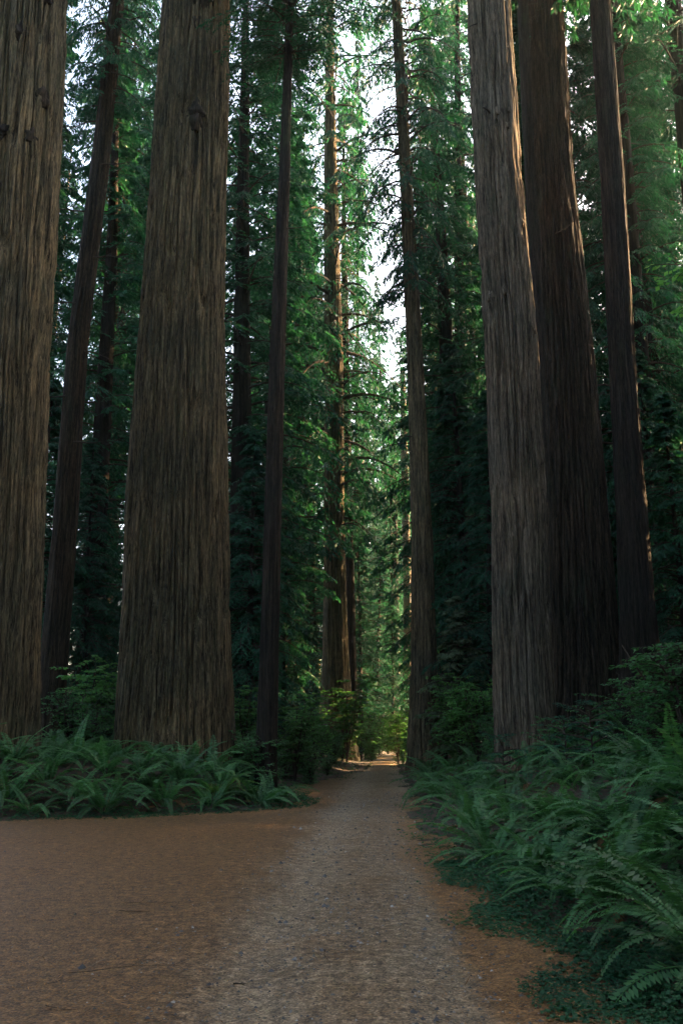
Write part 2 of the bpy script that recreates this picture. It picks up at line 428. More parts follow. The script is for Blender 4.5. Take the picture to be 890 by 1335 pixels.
# ------------------------------------------------------------------ trunks
def trunk_mesh(name, prof, mat, nrad, ztop_fine, dz, ridge=.22, depth=.07, flare=.25, seed=0, coarse=1.2, lobes=5):
    """prof: list of (z, x, y, r) relative to the base; furrowed bark as real relief"""
    prof = np.array(prof, float); z0, z1 = prof[0, 0], prof[-1, 0]
    zt = min(ztop_fine, z1)
    zs = np.concatenate([np.arange(z0, zt, dz), np.arange(zt, z1, coarse), [z1]])
    px = np.interp(zs, prof[:, 0], prof[:, 1]); py = np.interp(zs, prof[:, 0], prof[:, 2]); pr = np.interp(zs, prof[:, 0], prof[:, 3])
    th = np.arange(nrad) / nrad * 2 * math.pi; th = th - .5 * np.cos(th)   # finer towards the road
    TH, ZZ = np.meshgrid(th, zs)
    R = pr[:, None] * np.ones_like(TH)
    rm = prof[:, 3].max(); N = max(int(2 * math.pi * rm / ridge), 8)
    tw = TH / (2 * math.pi)
    fl = np.exp(-np.maximum(ZZ - max(z0, -.3), 0) / (1.2 + rm * .9))
    lob = vnoise(tw * lobes * 2, ZZ * .02 + 3, lobes * 2, seed + 1)
    R = R * (1 + flare * fl * (.75 + .9 * lob)) + rm * .035 * vnoise(tw * 8, ZZ / 7., 8, seed + 2)
    u = tw * N
    uw = u + .45 * vnoise(tw * max(N // 3, 4), ZZ / 6.0, max(N // 3, 4), seed + 3) + .10 * vnoise(tw * N, ZZ / .7, N, seed + 4)
    n1 = vnoise(uw, ZZ / 3.2 + 2.3, N, seed + 5)
    n2 = vnoise(uw * 2 + .3, ZZ / 1.5 + 1.7, N * 2, seed + 6)
    f1 = 1 - sstep(0.05, .26, np.abs(n1)); f2 = 1 - sstep(0, .3, np.abs(n2))
    n3 = vnoise(uw * 3 + .2, ZZ / .45, N * 3, seed + 7)
    disp = -depth * (f1 + .55 * f2 * (1 - f1)) + depth * .2 * n3 + depth * .22 * vnoise(uw, ZZ / 1.6, N, seed + 8)
    R = np.maximum(R + disp, .02)
    V = np.stack([px[:, None] + R * np.cos(TH), py[:, None] + R * np.sin(TH), ZZ], -1).reshape(-1, 3)
    nz = len(zs); i = np.arange(nz - 1)[:, None] * nrad; j = np.arange(nrad)[None]; j2 = (j + 1) % nrad
    F = np.stack([i + j, i + j2, i + nrad + j2, i + nrad + j], -1).reshape(-1, 4)
    return mesh_np(name, V, F, [mat], smooth=True)

def stub_mesh(name, seed, L=.8, r=.05, twigs=3):
    """a dead limb: crooked tapered tube with a few side twigs"""
    r_ = random.Random(seed); bag = Bag()
    pts = [np.zeros(3)]; d = np.array([1.0, 0, .15])
    for k in range(6):
        d = d + np.array([0, r_.uniform(-.25, .25), r_.uniform(-.3, .22)]); d /= np.linalg.norm(d)
        pts.append(pts[-1] + d * L / 6)
    V, F = tube(pts, np.linspace(r, r * .25, 7), 6); bag.add(V, F)
    for t in range(twigs):
        k = r_.randint(2, 5); q = [pts[k]]; dd = np.array([.5, r_.choice([-1, 1]) * r_.uniform(.5, 1), r_.uniform(-.5, .5)])
        for _ in range(4):
            dd = dd + np.array([0, r_.uniform(-.3, .3), r_.uniform(-.3, .2)]); dd /= np.linalg.norm(dd)
            q.append(q[-1] + dd * L * .11)
        V, F = tube(q, np.linspace(r * .35, r * .1, 5), 4); bag.add(V, F)
    return bag.mesh(name, [M_limb], True)

def burl_mesh(name, seed, mat, r=.3):
    rs_ = np.random.RandomState(seed)
    nu, nv = 22, 14
    u = np.arange(nu) / nu * 2 * math.pi; v = np.linspace(.02, math.pi - .02, nv)
    Uu, Vv = np.meshgrid(u, v)
    k = 1 + .5 * vnoise(Uu / (2 * math.pi) * 8, Vv * 2.5, 8, seed) + .35 * vnoise(Uu / (2 * math.pi) * 16, Vv * 5, 16, seed + 1)
    P = np.stack([np.cos(Uu) * np.sin(Vv) * .5, np.sin(Uu) * np.sin(Vv), np.cos(Vv) * 1.5], -1) * r * k[..., None]
    i = np.arange(nv - 1)[:, None] * nu; j = np.arange(nu)[None]
    F = np.stack([i + j, i + (j + 1) % nu, i + nu + (j + 1) % nu, i + nu + j], -1).reshape(-1, 4)
    return mesh_np(name, P.reshape(-1, 3), F, [mat], smooth=True)

# ------------------------------------------------------------------ foliage templates (shared meshes)
def conifer_mesh(name, seed, H, R, base, nb, nt, nl, droop=.35, leaf=(.26, .07), mat=None, prof=.8, gap=.25, hang=.5, top_fade=1.0):
    rs = np.random.RandomState(seed); bag = Bag()
    zz = base + (H - base) * (np.arange(nb) + rs.uniform(0, 1, nb)) / nb
    az = np.arange(nb) * 2.39996 + rs.normal(0, .5, nb)
    tt = (zz - base) / (H - base)
    shape = np.minimum(1.0, .45 + tt * 3.0) * (1 - tt * top_fade) ** prof + .05
    Lb = R * shape * rs.uniform(.5, 1.12, nb)
    clump = vnoise(az / 6.283 * 6 + 60, zz / (H * .06), 6, seed + 9)
    ok = clump > (-1 + 2 * gap * .9) * 1.0
    zz, az, tt, Lb = zz[ok], az[ok], tt[ok], Lb[ok]; nb = len(zz)
    up = rs.uniform(.0, .5, nb) + tt * .25
    s = np.linspace(0, 1, 8)
    out = np.stack([np.cos(az), np.sin(az), np.zeros(nb)], -1)
    side = np.stack([-np.sin(az), np.cos(az), np.zeros(nb)], -1)
    bend = rs.normal(0, .12, nb)
    def curve(s_):
        # s_ (nb, k) -> points (nb, k, 3)
        h = s_ * Lb[:, None]
        zc = up[:, None] * h - droop * (s_ ** 2) * Lb[:, None] * 1.15
        return out[:, None] * h[..., None] + side[:, None] * (bend[:, None] * s_ ** 2 * Lb[:, None])[..., None] + np.stack([np.zeros_like(h), np.zeros_like(h), zz[:, None] + zc], -1)
    C = curve(np.broadcast_to(s, (nb, 8)))
    for b in range(nb):
        V, F = tube(C[b], np.linspace(.018 + .011 * Lb[b], .006, 8), 4); bag.add(V, F, 1, .5)
    # twigs
    st = np.linspace(.14, 1, nt)[None] + rs.uniform(-.02, .02, (nb, nt))
    st = np.clip(st, .08, 1.0)
    P = curve(st); P2 = curve(np.clip(st - .03, 0, 1)); T = unit(P - P2 + 1e-6)
    sg = np.where(np.arange(nt) % 2 == 0, 1.0, -1.0)[None] * np.ones((nb, 1))
    an = rs.uniform(.75, 1.25, (nb, nt)) * sg; an[:, -1] *= .15
    hor = unit(np.stack([T[..., 0], T[..., 1], np.zeros_like(T[..., 0])], -1)); per = np.stack([-hor[..., 1], hor[..., 0], np.zeros_like(hor[..., 0])], -1)
    TD = unit(hor * np.cos(an)[..., None] + per * np.sin(an)[..., None] + np.array([0, 0, 1.0]) * (T[..., 2:3] * .7 - hang * rs.uniform(.3, 1.1, (nb, nt, 1))))
    LT = (.42 * Lb[:, None] * (1.02 - st * .72) * rs.uniform(.55, 1.25, (nb, nt)) + .12)
    LT = np.minimum(LT, 1.7)
    live = rs.uniform(size=(nb, nt)) > .1
    live &= st > rs.uniform(.0, .35, (nb, 1))
    tb = rs.uniform(0, .45, (nb, 1)) + rs.uniform(0, .25, (nb, nt))
    P, TD, LT, tb = P[live], TD[live], LT[live], tb[live]
    # bare twig wood as thin ribbons
    V, F = leaf_quads(P, TD, np.tile([0, 0, 1.0], (len(P), 1)) + rs.normal(0, .2, (len(P), 3)), LT, np.full(len(P), .016), 0); bag.add(V, F, 1, .5)
    # needle sprays along every twig
    k = len(P); q = (np.arange(nl)[None] + rs.uniform(0, 1, (k, nl))) / nl
    q = .08 + q * .95
    PP = P[:, None] + TD[:, None] * (q * LT[:, None])[..., None]
    PP[..., 2] -= (q ** 2) * (LT[:, None] * .22)
    sg2 = np.where(np.arange(nl) % 2 == 0, 1.0, -1.0)[None]
    a2 = rs.uniform(.4, 1.1, (k, nl)) * sg2
    pr = unit(np.cross(TD, [0, 0, 1.0]) + 1e-6)
    DD = TD[:, None] * np.cos(a2)[..., None] + pr[:, None] * np.sin(a2)[..., None]
    DD[..., 2] -= rs.uniform(-.1, .75, (k, nl)) * hang
    NN = np.array([0, 0, 1.0]) + rs.normal(0, .45, (k, nl, 3))
    LL = leaf[0] * rs.uniform(.55, 1.3, (k, nl)) * (1.1 - q * .45)
    WW = leaf[1] * rs.uniform(.7, 1.35, (k, nl))
    tn = np.clip(tb[:, None] + rs.uniform(0, .4, (k, nl)), 0, 1)
    V, F = leaf_quads(PP.reshape(-1, 3), DD.reshape(-1, 3), NN.reshape(-1, 3), LL.ravel(), WW.ravel(), .3)
    bag.add(V, F, 0, np.repeat(tn.ravel(), 4))
    return bag.mesh(name, [mat or M_conifer, M_limb])

def broad_mesh(name, seed, H, R, nst, nbr, nlf, leaf=(.11, .075), mat=None, base=.25, flat=.35, stem_r=.035):
    """broadleaf shrub or small tree: several stems, layered side branches, paired leaves"""
    rs = np.random.RandomState(seed); bag = Bag()
    for k in range(nst):
        a = rs.uniform(0, 6.283); reach = R * rs.uniform(.15, .75); h = H * rs.uniform(.7, 1.0)
        s = np.linspace(0, 1, 9)
        wob = np.cumsum(rs.normal(0, .05 * R, (9, 2)), 0) * s[:, None]
        pts = np.stack([np.cos(a) * reach * s ** 1.4 + wob[:, 0], np.sin(a) * reach * s ** 1.4 + wob[:, 1], h * s], -1)
        V, F = tube(pts, np.linspace(stem_r, stem_r * .25, 9), 5); bag.add(V, F, 1)
        for b in range(nbr):
            t = base + (1 - base) * rs.uniform() ** .8; i = min(int(t * 8), 7); f = t * 8 - i
            p0 = pts[i] * (1 - f) + pts[i + 1] * f
            ba = rs.uniform(0, 6.283); bl = R * rs.uniform(.3, .75) * (1.15 - t * .6)
            d = np.array([math.cos(ba), math.sin(ba), rs.uniform(.0, .5)])
            ss = np.linspace(0, 1, 6)
            q = p0 + d * (ss * bl)[:, None]; q[:, 2] -= ss ** 2 * bl * rs.uniform(.05, flat)
            V, F = tube(q, np.linspace(stem_r * .35, stem_r * .1, 6), 3); bag.add(V, F, 1)
            m = nlf; ls = rs.uniform(.15, 1.0, m); P = np.stack([np.interp(ls, ss, q[:, c]) for c in range(3)], -1)
            sd_ = np.where(np.arange(m) % 2 == 0, 1., -1.)
            per = np.array([-d[1], d[0], 0.0]); per /= np.linalg.norm(per)
            D = d[None] * rs.uniform(.1, 1., (m, 1)) + per * (sd_ * rs.uniform(.3, 1.2, m))[:, None]; D[:, 2] = rs.uniform(-.45, .15, m)
            P = P + D * rs.uniform(0, .16 * bl, (m, 1))
            N = np.array([0, 0, 1.0]) + rs.normal(0, .38, (m, 3))
            V, F = leaf_quads(P, D, N, leaf[0] * rs.uniform(.6, 1.25, m), leaf[1] * rs.uniform(.7, 1.2, m), .15)
            bag.add(V, F, 0, np.repeat(np.clip(rs.uniform(0, .45) + rs.uniform(0, .55, m), 0, 1), 4))
    return bag.mesh(name, [mat or M_maple, M_limb])

# tall forest conifers (trunk and crown each), hemlocks, young trees, shrubs
TALL = []
for k, (H, R, base, gap) in enumerate([(44, 5.0, 5, .22), (46, 4.6, 9, .30), (40, 4.4, 3, .18)]):
    cr = conifer_mesh("crown", 20 + k, H, R, base, 225, 20, 12, droop=.45, leaf=(.34, .085), gap=gap, hang=.6, prof=.62)
    tr = trunk_mesh("trunk", [(-.6, 0, 0, .62), (8, 0, 0, .5), (H * .6, .15, 0, .3), (H, 0, 0, .03)], M_bark_dark_shade if k != 1 else M_bark, 40, 30, .5, .2, .035, .3, 40 + k, 2.0)
    TALL.append((tr, cr, H))
HEM = []
for k, (H, R, base) in enumerate([(20, 3.6, .8), (16, 3.2, .5)]):
    cr = conifer_mesh("crown", 30 + k, H, R, base, 190, 18, 14, droop=.5, leaf=(.21, .055), mat=M_hemlock, gap=.16, hang=.65, prof=.75)
    tr = trunk_mesh("trunk", [(-.5, 0, 0, .24), (H * .5, .08, 0, .14), (H, 0, 0, .02)], M_bark_dark_shade, 20, 20, .5, .14, .015, .3, 50 + k, 2.0)
    HEM.append((tr, cr, H))
PALE = []
cr = conifer_mesh("crown", 36, 6.2, 1.9, .3, 90, 16, 11, droop=.35, leaf=(.16, .06), mat=M_pale_con, gap=.1, hang=.45, prof=.7)
tr = trunk_mesh("trunk", [(-.3, 0, 0, .09), (3, .02, 0, .05), (6.2, 0, 0, .01)], M_limb, 12, 7, .5, .1, .005, .2, 56, 2.0)
PALE.append((tr, cr, 6.2))
SEED = []
cr = conifer_mesh("crown", 37, 1.7, .95, .5, 16, 14, 9, droop=.15, leaf=(.085, .03), mat=M_hemlock, gap=0, hang=.25, prof=.35)
tr = trunk_mesh("trunk", [(-.2, 0, 0, .018), (1.7, 0, 0, .005)], M_limb, 8, 3, .3, .1, .001, .2, 57, 1.0)
SEED.append((tr, cr, 1.7))
def stem_mesh(name, H, r):
    return trunk_mesh(name, [(-.2, 0, 0, r), (H * .5, .03, 0, r * .7), (H * .8, 0, 0, r * .3)], M_limb, 8, H, .3, .1, .003, .2, 77, 1.0)
MAPLE = [(stem_mesh("trunk", 4, .04), broad_mesh("crown", 60 + k, 4.0, 1.9, 7, 22, 26, (.13, .1)), 4.0) for k in range(2)]
SHRUB = [(stem_mesh("stem", 2, .02), broad_mesh("foliage", 70 + k, 1.9, 1.15, 9, 20, 26, (.075, .045), M_shrub, .1), 1.9) for k in range(3)]

BIGC = [conifer_mesh("crown", 90 + k, 28, 5.5, 0, (220, 165)[k], 18, 11, droop=.5, leaf=(.34, .085), gap=(.06, .25)[k], hang=.6, prof=.5) for k in range(2)]

rnd = random.Random(7)
def plant_tree(kind, name, label, cat, x, y, h, group=None, rz=None, lean=0.03, names=("trunk", "crown")):
    tr, cr, H = kind
    o = thing(name, label, cat, (x, y, gz(x, y) - .03), rnd.uniform(0, 6.28) if rz is None else rz, group, h / H,
              (rnd.uniform(-lean, lean), rnd.uniform(-lean, lean)))
    part(names[0], tr, o); part(names[1], cr, o)
    return o

# ------------------------------------------------------------------ the great trunks, each where it stands
def big_tree(label, D, pix, mat, nrad, zfine, dz, ridge, depth, flare, seed, H, crown_from=None, crown_r=5.0, lobes=5, cat="redwood tree",
             crown_seed=None, group=None, name="redwood_tree"):
    """pix: (row, centre column, width) samples up the trunk in the photograph, all at distance D"""
    pr = []
    for (py, pcx, w) in pix:
        p, s = at(pcx, py, D); pr.append((p.z, p.x, D, w * s * .5))
    pr.sort()
    zb = gz(pr[0][1], D)
    bx = pr[0][1] + (pr[0][0] - zb) * (pr[0][1] - pr[1][1]) / (pr[1][0] - pr[0][0])
    o = thing(name, label, cat, (bx, D, zb), 0, group)
    rel = [(z - zb, x - bx, 0.0, r) for z, x, _, r in pr]
    r0 = rel[0][3]
    rel = [(-.8, 0, 0, r0 * 1.02)] + [q for q in rel if q[0] > .2]
    za, xa, _, ra = rel[-1]; zb2, xb2, _, rb2 = rel[-2]
    sl = (xa - xb2) / (za - zb2) * .5
    if za < H - 8:
        rel += [(za + (H - za) * .5, xa + sl * (H - za) * .4, 0, ra * .6), (H, xa + sl * (H - za) * .4, 0, .05)]
    part("trunk", trunk_mesh("trunk", rel, mat, nrad, zfine, dz, ridge, depth, flare, seed, 1.5, lobes), o)
    R = np.array(rel)
    if crown_from is not None:
        c = BIGC[seed % len(BIGC)]
        co = part("crown", c, o); k_ = crown_r / 5.5
        co.location = (float(np.interp(crown_from, R[:, 0], R[:, 1])), 0, crown_from)
        co.scale = (k_, k_, (H + .5 - crown_from) / 28.0); co.rotation_euler = (0, 0, seed * 1.7)
    def surf(py, pcx):
        p, s = at(pcx, py, D); z = p.z - zb
        return Vector((p.x - bx, 0, z)), float(np.interp(z, R[:, 0], R[:, 1])), float(np.interp(z, R[:, 0], R[:, 3]))
    o["_"] = 0; del o["_"]
    return o, surf

def add_burl(o, surf, py, px, r, mat, seed):
    p, cx_, rr = surf(py, px); dx = max(min(p.x - cx_, rr * .95), -rr * .95)
    b = part("burl", burl_mesh("burl", seed, mat, r), o)
    b.location = (cx_ + dx, -math.sqrt(max(rr * rr - dx * dx, 0)) * .93, p.z)
    b.rotation_euler = (0, 0, math.atan2(-math.sqrt(max(rr * rr - dx * dx, 0)), dx))
def add_stub(o, surf, py, px, L, r, seed, out=None, tilt=0.0, twigs=3):
    p, cx_, rr = surf(py, px); dx = max(min(p.x - cx_, rr * .98), -rr * .98)
    yy = -math.sqrt(max(rr * rr - dx * dx, 0))
    b = part("dead_branch", stub_mesh("dead_branch", seed, L, r, twigs), o)
    b.location = (cx_ + dx * .95, yy * .95, p.z)
    b.rotation_euler = (0, -tilt, math.atan2(yy, dx) if out is None else out)

t1, s1 = big_tree("massive brown redwood trunk cut off by the left edge", 23.0,
    [(930, -13, 122), (700, -3, 117), (450, 8, 112), (225, 24, 104), (0, 38, 98)], M_bark, 720, 24, .12, .15, .12, .08, 101, 58, 30, 6)
t3, s3 = big_tree("giant furrowed redwood, thickest trunk, rising from the fern bank", 26.0,
    [(930, 227, 150), (820, 229, 138), (700, 231, 130), (450, 237, 114), (225, 247, 98), (0, 257, 86)], M_bark, 800, 30, .13, .16, .13, .14, 103, 66, 34, 7, 7)
t2, s2 = big_tree("slim brown redwood leaning inward between the two big left trunks", 30.0,
    [(930, 66, 36), (700, 84, 32), (450, 101, 27), (225, 130, 24), (0, 153, 18)], M_bark_shaded, 120, 34, .25, .11, .035, .35, 102, 50, 24, 3.2)
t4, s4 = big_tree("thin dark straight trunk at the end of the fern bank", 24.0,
    [(970, 348, 25), (700, 355, 23), (450, 362, 20), (225, 371, 14), (0, 378, 9)], M_bark_dark_shade, 90, 24, .2, .07, .022, .45, 104, 32, 22, 3)
t5, s5 = big_tree("redwood with a sunlit right edge where the road narrows", 50.0,
    [(960, 438, 44), (850, 437, 34), (700, 436, 27), (450, 435, 24), (225, 431, 17), (90, 430, 12)], M_bark, 150, 46, .3, .17, .05, .28, 105, 60, 12, 6.4)
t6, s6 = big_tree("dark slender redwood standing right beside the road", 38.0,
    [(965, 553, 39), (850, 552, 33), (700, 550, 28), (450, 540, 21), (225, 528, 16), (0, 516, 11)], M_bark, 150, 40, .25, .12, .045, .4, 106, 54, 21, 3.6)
t7, s7 = big_tree("grey-brown redwood with knotted bark on the right fern bank", 23.0,
    [(940, 684, 80), (900, 682, 77), (675, 676, 73), (450, 666, 68), (225, 649, 60), (0, 636, 54)], M_bark_grey, 460, 25, .11, .12, .085, .12, 107, 55, 29, 5.5)
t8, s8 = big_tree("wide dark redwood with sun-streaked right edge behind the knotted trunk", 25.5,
    [(940, 764, 104), (850, 760, 92), (675, 752, 80), (450, 741, 62), (225, 722, 46), (0, 711, 42)], M_bark_shaded, 460, 30, .15, .15, .1, .25, 108, 60, 33, 6, 7)
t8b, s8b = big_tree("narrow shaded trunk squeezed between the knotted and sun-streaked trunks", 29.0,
    [(940, 733, 40), (675, 722, 36), (450, 711, 33), (225, 697, 28), (0, 684, 22)], M_bark_dark_shade, 110, 34, .25, .15, .035, .15, 118, 52, 32, 4)
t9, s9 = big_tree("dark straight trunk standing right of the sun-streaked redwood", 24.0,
    [(940, 838, 58), (850, 833, 48), (675, 823, 40), (450, 809, 33), (225, 797, 29), (0, 782, 26)], M_bark_dark_shade, 170, 29, .16, .11, .04, .35, 109, 50, 24, 5)
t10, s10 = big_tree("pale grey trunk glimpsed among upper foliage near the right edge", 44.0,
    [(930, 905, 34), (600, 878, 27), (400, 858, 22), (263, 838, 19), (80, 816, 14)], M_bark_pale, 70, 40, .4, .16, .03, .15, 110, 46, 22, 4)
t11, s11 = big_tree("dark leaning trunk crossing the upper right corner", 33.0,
    [(930, 975, 40), (450, 920, 30), (130, 889, 22), (0, 876, 20)], M_bark_dark_shade, 80, 36, .4, .16, .03, .15, 111, 52, 26, 5)
t12, s12 = big_tree("thin brown trunk left of the giant, half hidden by foliage", 44.0,
    [(930, 133, 17), (700, 137, 16), (570, 140, 14), (300, 152, 10), (100, 160, 7)], M_bark, 60, 44, .4, .16, .025, .15, 112, 46, 12, 4)
t13, s13 = big_tree("thin reddish trunk just behind the half hidden one, left wood", 52.0,
    [(930, 146, 13), (700, 149, 12), (450, 158, 10), (200, 166, 6)], M_bark, 50, 50, .4, .16, .025, .15, 113, 46, 16, 4)
t14, s14 = big_tree("dark trunk close behind the road-end redwood, right side", 54.0,
    [(970, 458, 16), (800, 456, 14), (600, 452, 12), (400, 449, 9)], M_bark_dark_shade, 60, 50, .4, .16, .025, .2, 114, 44, 14, 3.5)
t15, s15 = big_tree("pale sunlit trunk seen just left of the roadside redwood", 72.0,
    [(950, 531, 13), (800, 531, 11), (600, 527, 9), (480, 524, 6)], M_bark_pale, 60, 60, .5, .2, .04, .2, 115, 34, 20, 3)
t16, s16 = big_tree("dark far trunk in the middle of the road gap", 78.0,
    [(950, 515, 15), (800, 514, 12), (600, 512, 8), (520, 511, 6)], M_bark_dark_shade, 60, 60, .5, .2, .04, .2, 116, 32, 10, 3.2)
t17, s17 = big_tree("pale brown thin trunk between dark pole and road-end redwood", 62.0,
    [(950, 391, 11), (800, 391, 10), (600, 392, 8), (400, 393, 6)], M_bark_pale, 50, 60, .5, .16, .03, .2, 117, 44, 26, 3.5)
t18, s18 = big_tree("dim brown trunk left of the thin pale one beyond the maples", 66.0,
    [(950, 380, 12), (800, 380, 11), (600, 381, 9), (400, 383, 6)], M_bark, 50, 60, .5, .16, .03, .2, 119, 44, 26, 3.5)
t19, s19 = big_tree("dark trunk directly right of the dark pole beyond the maples", 58.0,
    [(950, 370, 14), (800, 370, 12), (600, 370, 9), (400, 372, 7)], M_bark_dark_shade, 50, 60, .5, .16, .03, .2, 120, 42, 22, 3.5)

# burls, knots and dead limbs
for k, (py, px, r) in enumerate([(18, 270, .42), (175, 263, .25), (190, 262, .2), (60, 262, .16)]): add_burl(t3, s3, py, px, r, M_bark_dark_shade, 200 + k)
for k, (py, px, r) in enumerate([(15, 70, .26), (78, 43, .2), (205, 55, .18), (150, 66, .2), (200, 20, .16)]): add_burl(t1, s1, py, px, r, M_bark_dark_shade, 220 + k)
for k, (py, px, r) in enumerate([(45, 640, .11), (165, 644, .13), (160, 660, .1), (180, 656, .08), (268, 646, .13), (300, 673, .14), (325, 674, .11), (392, 652, .13), (395, 636, .12), (240, 628, .08), (345, 640, .08), (78, 655, .09), (440, 690, .12), (520, 660, .09)]):
    add_burl(t7, s7, py, px, r * .8, M_bark_grey, 240 + k)
add_stub(t7, s7, 44, 618, .7, .022, 301, math.pi + .2, -.75, 1)
add_stub(t7, s7, 165, 634, .4, .04, 302, math.pi + .6, .2, 1)
add_stub(t8, s8, 40, 696, 1.1, .035, 303, -1.6, -.4, 5)
add_stub(t8, s8, 318, 716, .8, .03, 304, -.7, .1, 2)
add_stub(t6, s6, 572, 536, .9, .03, 305, math.pi, .1, 2)
add_stub(t6, s6, 682, 536, .8, .03, 306, math.pi, 0, 2)
add_stub(t5, s5, 560, 448, 1.4, .04, 307, 0, .1, 3)
add_stub(t4, s4, 300, 374, .9, .02, 308, -.2, -.6, 2)
add_stub(t12, s12, 520, 136, 1.5, .03, 309, math.pi + .3, .2, 3)
for k in range(10):
    py = 40 + k * 60; add_stub(t2, s2, py, 150 - py * .1 + (8 if k % 2 else -8), 1.2 + .5 * rnd.random(), .03, 320 + k, (0 if k % 2 else math.pi) + rnd.uniform(-.5, .5), rnd.uniform(-.5, .2), 4)

# ------------------------------------------------------------------ the woods behind
LW = "conifers of the left wood"; CW = "conifers behind the road-end redwood"; RW = "conifers of the right wood"; FW = "distant conifers closing the road gap"
def tall(px, D, h, label, group, k=None, name="conifer_tree", kinds=TALL):
    k = rnd.randrange(len(kinds)) if k is None else k
    return plant_tree(kinds[k], name, label, "conifer", gx(px, D), D, h, group)
for px, D, h, k in [(-6, 40, 40, 0), (116, 37, 36, 2), (168, 43, 42, 0), (22, 58, 44, 1), (-50, 36, 40, 2), (190, 60, 46, 1), (120, 66, 48, 0), (-8, 72, 46, 2), (-20, 55, 40, 1)]:
    tall(px, D, h, "tall dark conifer in the wood left of the giant redwood", LW, k)
for px, D, h, k in [(312, 38, 44, 0), (340, 46, 46, 2), (300, 56, 46, 1), (398, 60, 46, 0), (365, 70, 50, 2), (412, 72, 46, 1), (330, 84, 50, 0)]:
    tall(px, D, h, "tall dark conifer between the giant redwood and the road-end redwood", CW, k)
for px, D, h, k in [(604, 44, 42, 2), (650, 66, 46, 0), (592, 62, 44, 1), (700, 38, 40, 2), (770, 36, 38, 0), (840, 40, 40, 2), (890, 38, 40, 1), (735, 49, 44, 0), (800, 72, 46, 1), (870, 66, 46, 0), (930, 50, 44, 2), (660, 74, 48, 1)]:
    tall(px, D, h, "tall dark conifer in the wood right of the roadside redwood", RW, k)
for px, D, h, k in [(470, 80, 32, 2), (452, 92, 40, 0), (500, 104, 34, 1), (545, 90, 36, 2), (570, 84, 42, 0), (528, 118, 40, 0), (485, 130, 46, 1), (560, 126, 52, 2), (430, 112, 52, 0), (512, 150, 48, 2)]:
    tall(px, D, h, "distant conifer closing the gap above the road's end", FW, k)
for px, D, h, k, w in [(603, 47, 60, 0, .74), (640, 52, 62, 2, .8), (575, 60, 56, 1, .6), (511, 90, 50, 0, .5), (488, 96, 46, 2, .55), (462, 68, 62, 0, .42), (792, 33, 42, 2, .72), (872, 32, 40, 0, .66), (905, 36, 44, 2, .8)]:
    o = tall(px, D, h, "tall narrow conifer", RW if px > 530 else FW, k); o.scale = (w, w, h / TALL[k][2])
for px, D, h, k in [(575, 46, 17, 0), (615, 40, 19, 1), (640, 36, 15, 0), (590, 56, 20, 1), (600, 61, 22, 0), (580, 54, 15, 1)]:
    tall(px, D, h, "drooping young hemlock between the roadside and knotted redwoods", "hemlocks right of the road", k, "hemlock_tree", HEM)
for px, D, h, k in [(325, 32, 12, 1), (395, 64, 18, 0), (410, 56, 14, 1), (370, 46, 13, 0)]:
    tall(px, D, h, "drooping young hemlock behind the thin dark pole trunk", "hemlocks behind the dark pole", k, "hemlock_tree", HEM)
for px, D, h, k in [(110, 34, 12, 0), (165, 36, 9, 1), (30, 33, 14, 1), (95, 46, 16, 0)]:
    tall(px, D, h, "drooping young hemlock in the gap beside the slim leaning redwood", "hemlocks in the left wood", k, "hemlock_tree", HEM)
for px, D, h, k in [(880, 30, 14, 0), (905, 26, 11, 1), (790, 34, 13, 1)]:
    tall(px, D, h, "drooping young hemlock beside the dark straight trunk, right wood", "hemlocks in the right wood", k, "hemlock_tree", HEM)
for px, D, h, k in [(470, 62, 16, 0), (490, 72, 15, 1), (512, 66, 11, 0), (448, 58, 10, 1)]:
    tall(px, D, h, "drooping young hemlock right of the road-end redwood", "hemlocks at the road end", k, "hemlock_tree", HEM)
plant_tree(PALE[0], "young_spruce", "small pale grey-green conifer right of the roadside redwood", "conifer", gx(598, 36), 36, 6.4)

# trees added out of view to block the sun and shade the road
for k, (x, y, h) in enumerate([(16, 30.5, 18), (20, 33, 20), (20.5, 19.5, 25), (27, 23.5, 29), (23, 14, 25), (9.5, 9, 13), (13, 11, 20), (17, 14.5, 22), (21, 17, 24), (12, 5, 18), (16, 7.5, 22), (25, 18.5, 26), (14.5, 25.5, 20), (19, 28, 23), (31, 34, 29), (39, 38, 31), (45, 40, 33), (22, 29, 22), (13.5, 22, 17), (12.5, 17.5, 18), (16, 20, 21), (17.5, 24, 19), (22.5, 25.5, 22), (30, 21, 26), (11, -2, 20), (19, 10, 24)]):
    plant_tree(HEM[k % 2], "hemlock_tree", "unseen dense hemlock added beyond the right edge to shade the near ferns", "conifer", x, y, h, "hemlocks beyond the right edge")
for k, (x, y, h) in enumerate([(26, 22, 46), (24, 8, 44), (36, 14, 46), (46, 30, 48), (33, 56, 48), (20, -6, 40), (44, 62, 50), (64, 52, 50), (28, 46, 46), (52, 16, 48), (20, 37, 44), (23, 42, 46), (18, 47, 44), (26, 58, 50), (48, 54, 52), (15, 12, 40), (17, 2, 42), (32, 26, 46), (62, 40, 52)]):
    plant_tree(TALL[k % 3], "conifer_tree", "tall conifer added beyond the right edge to shade the ferns", "conifer", x, y, h, "conifers beyond the right edge")
for k, (x, y, h) in enumerate([(-9, -11, 20), (-3, -13, 22), (4, -12, 20), (9, -8, 19), (-15, -8, 22), (-19, 0, 22), (0, -18, 26), (-8, -18, 26), (-21, 7, 22)]):
    plant_tree(HEM[k % 2], "hemlock_tree", "unseen dense hemlock added behind the viewpoint to block light", "conifer", x, y, h, "hemlocks behind the viewpoint")
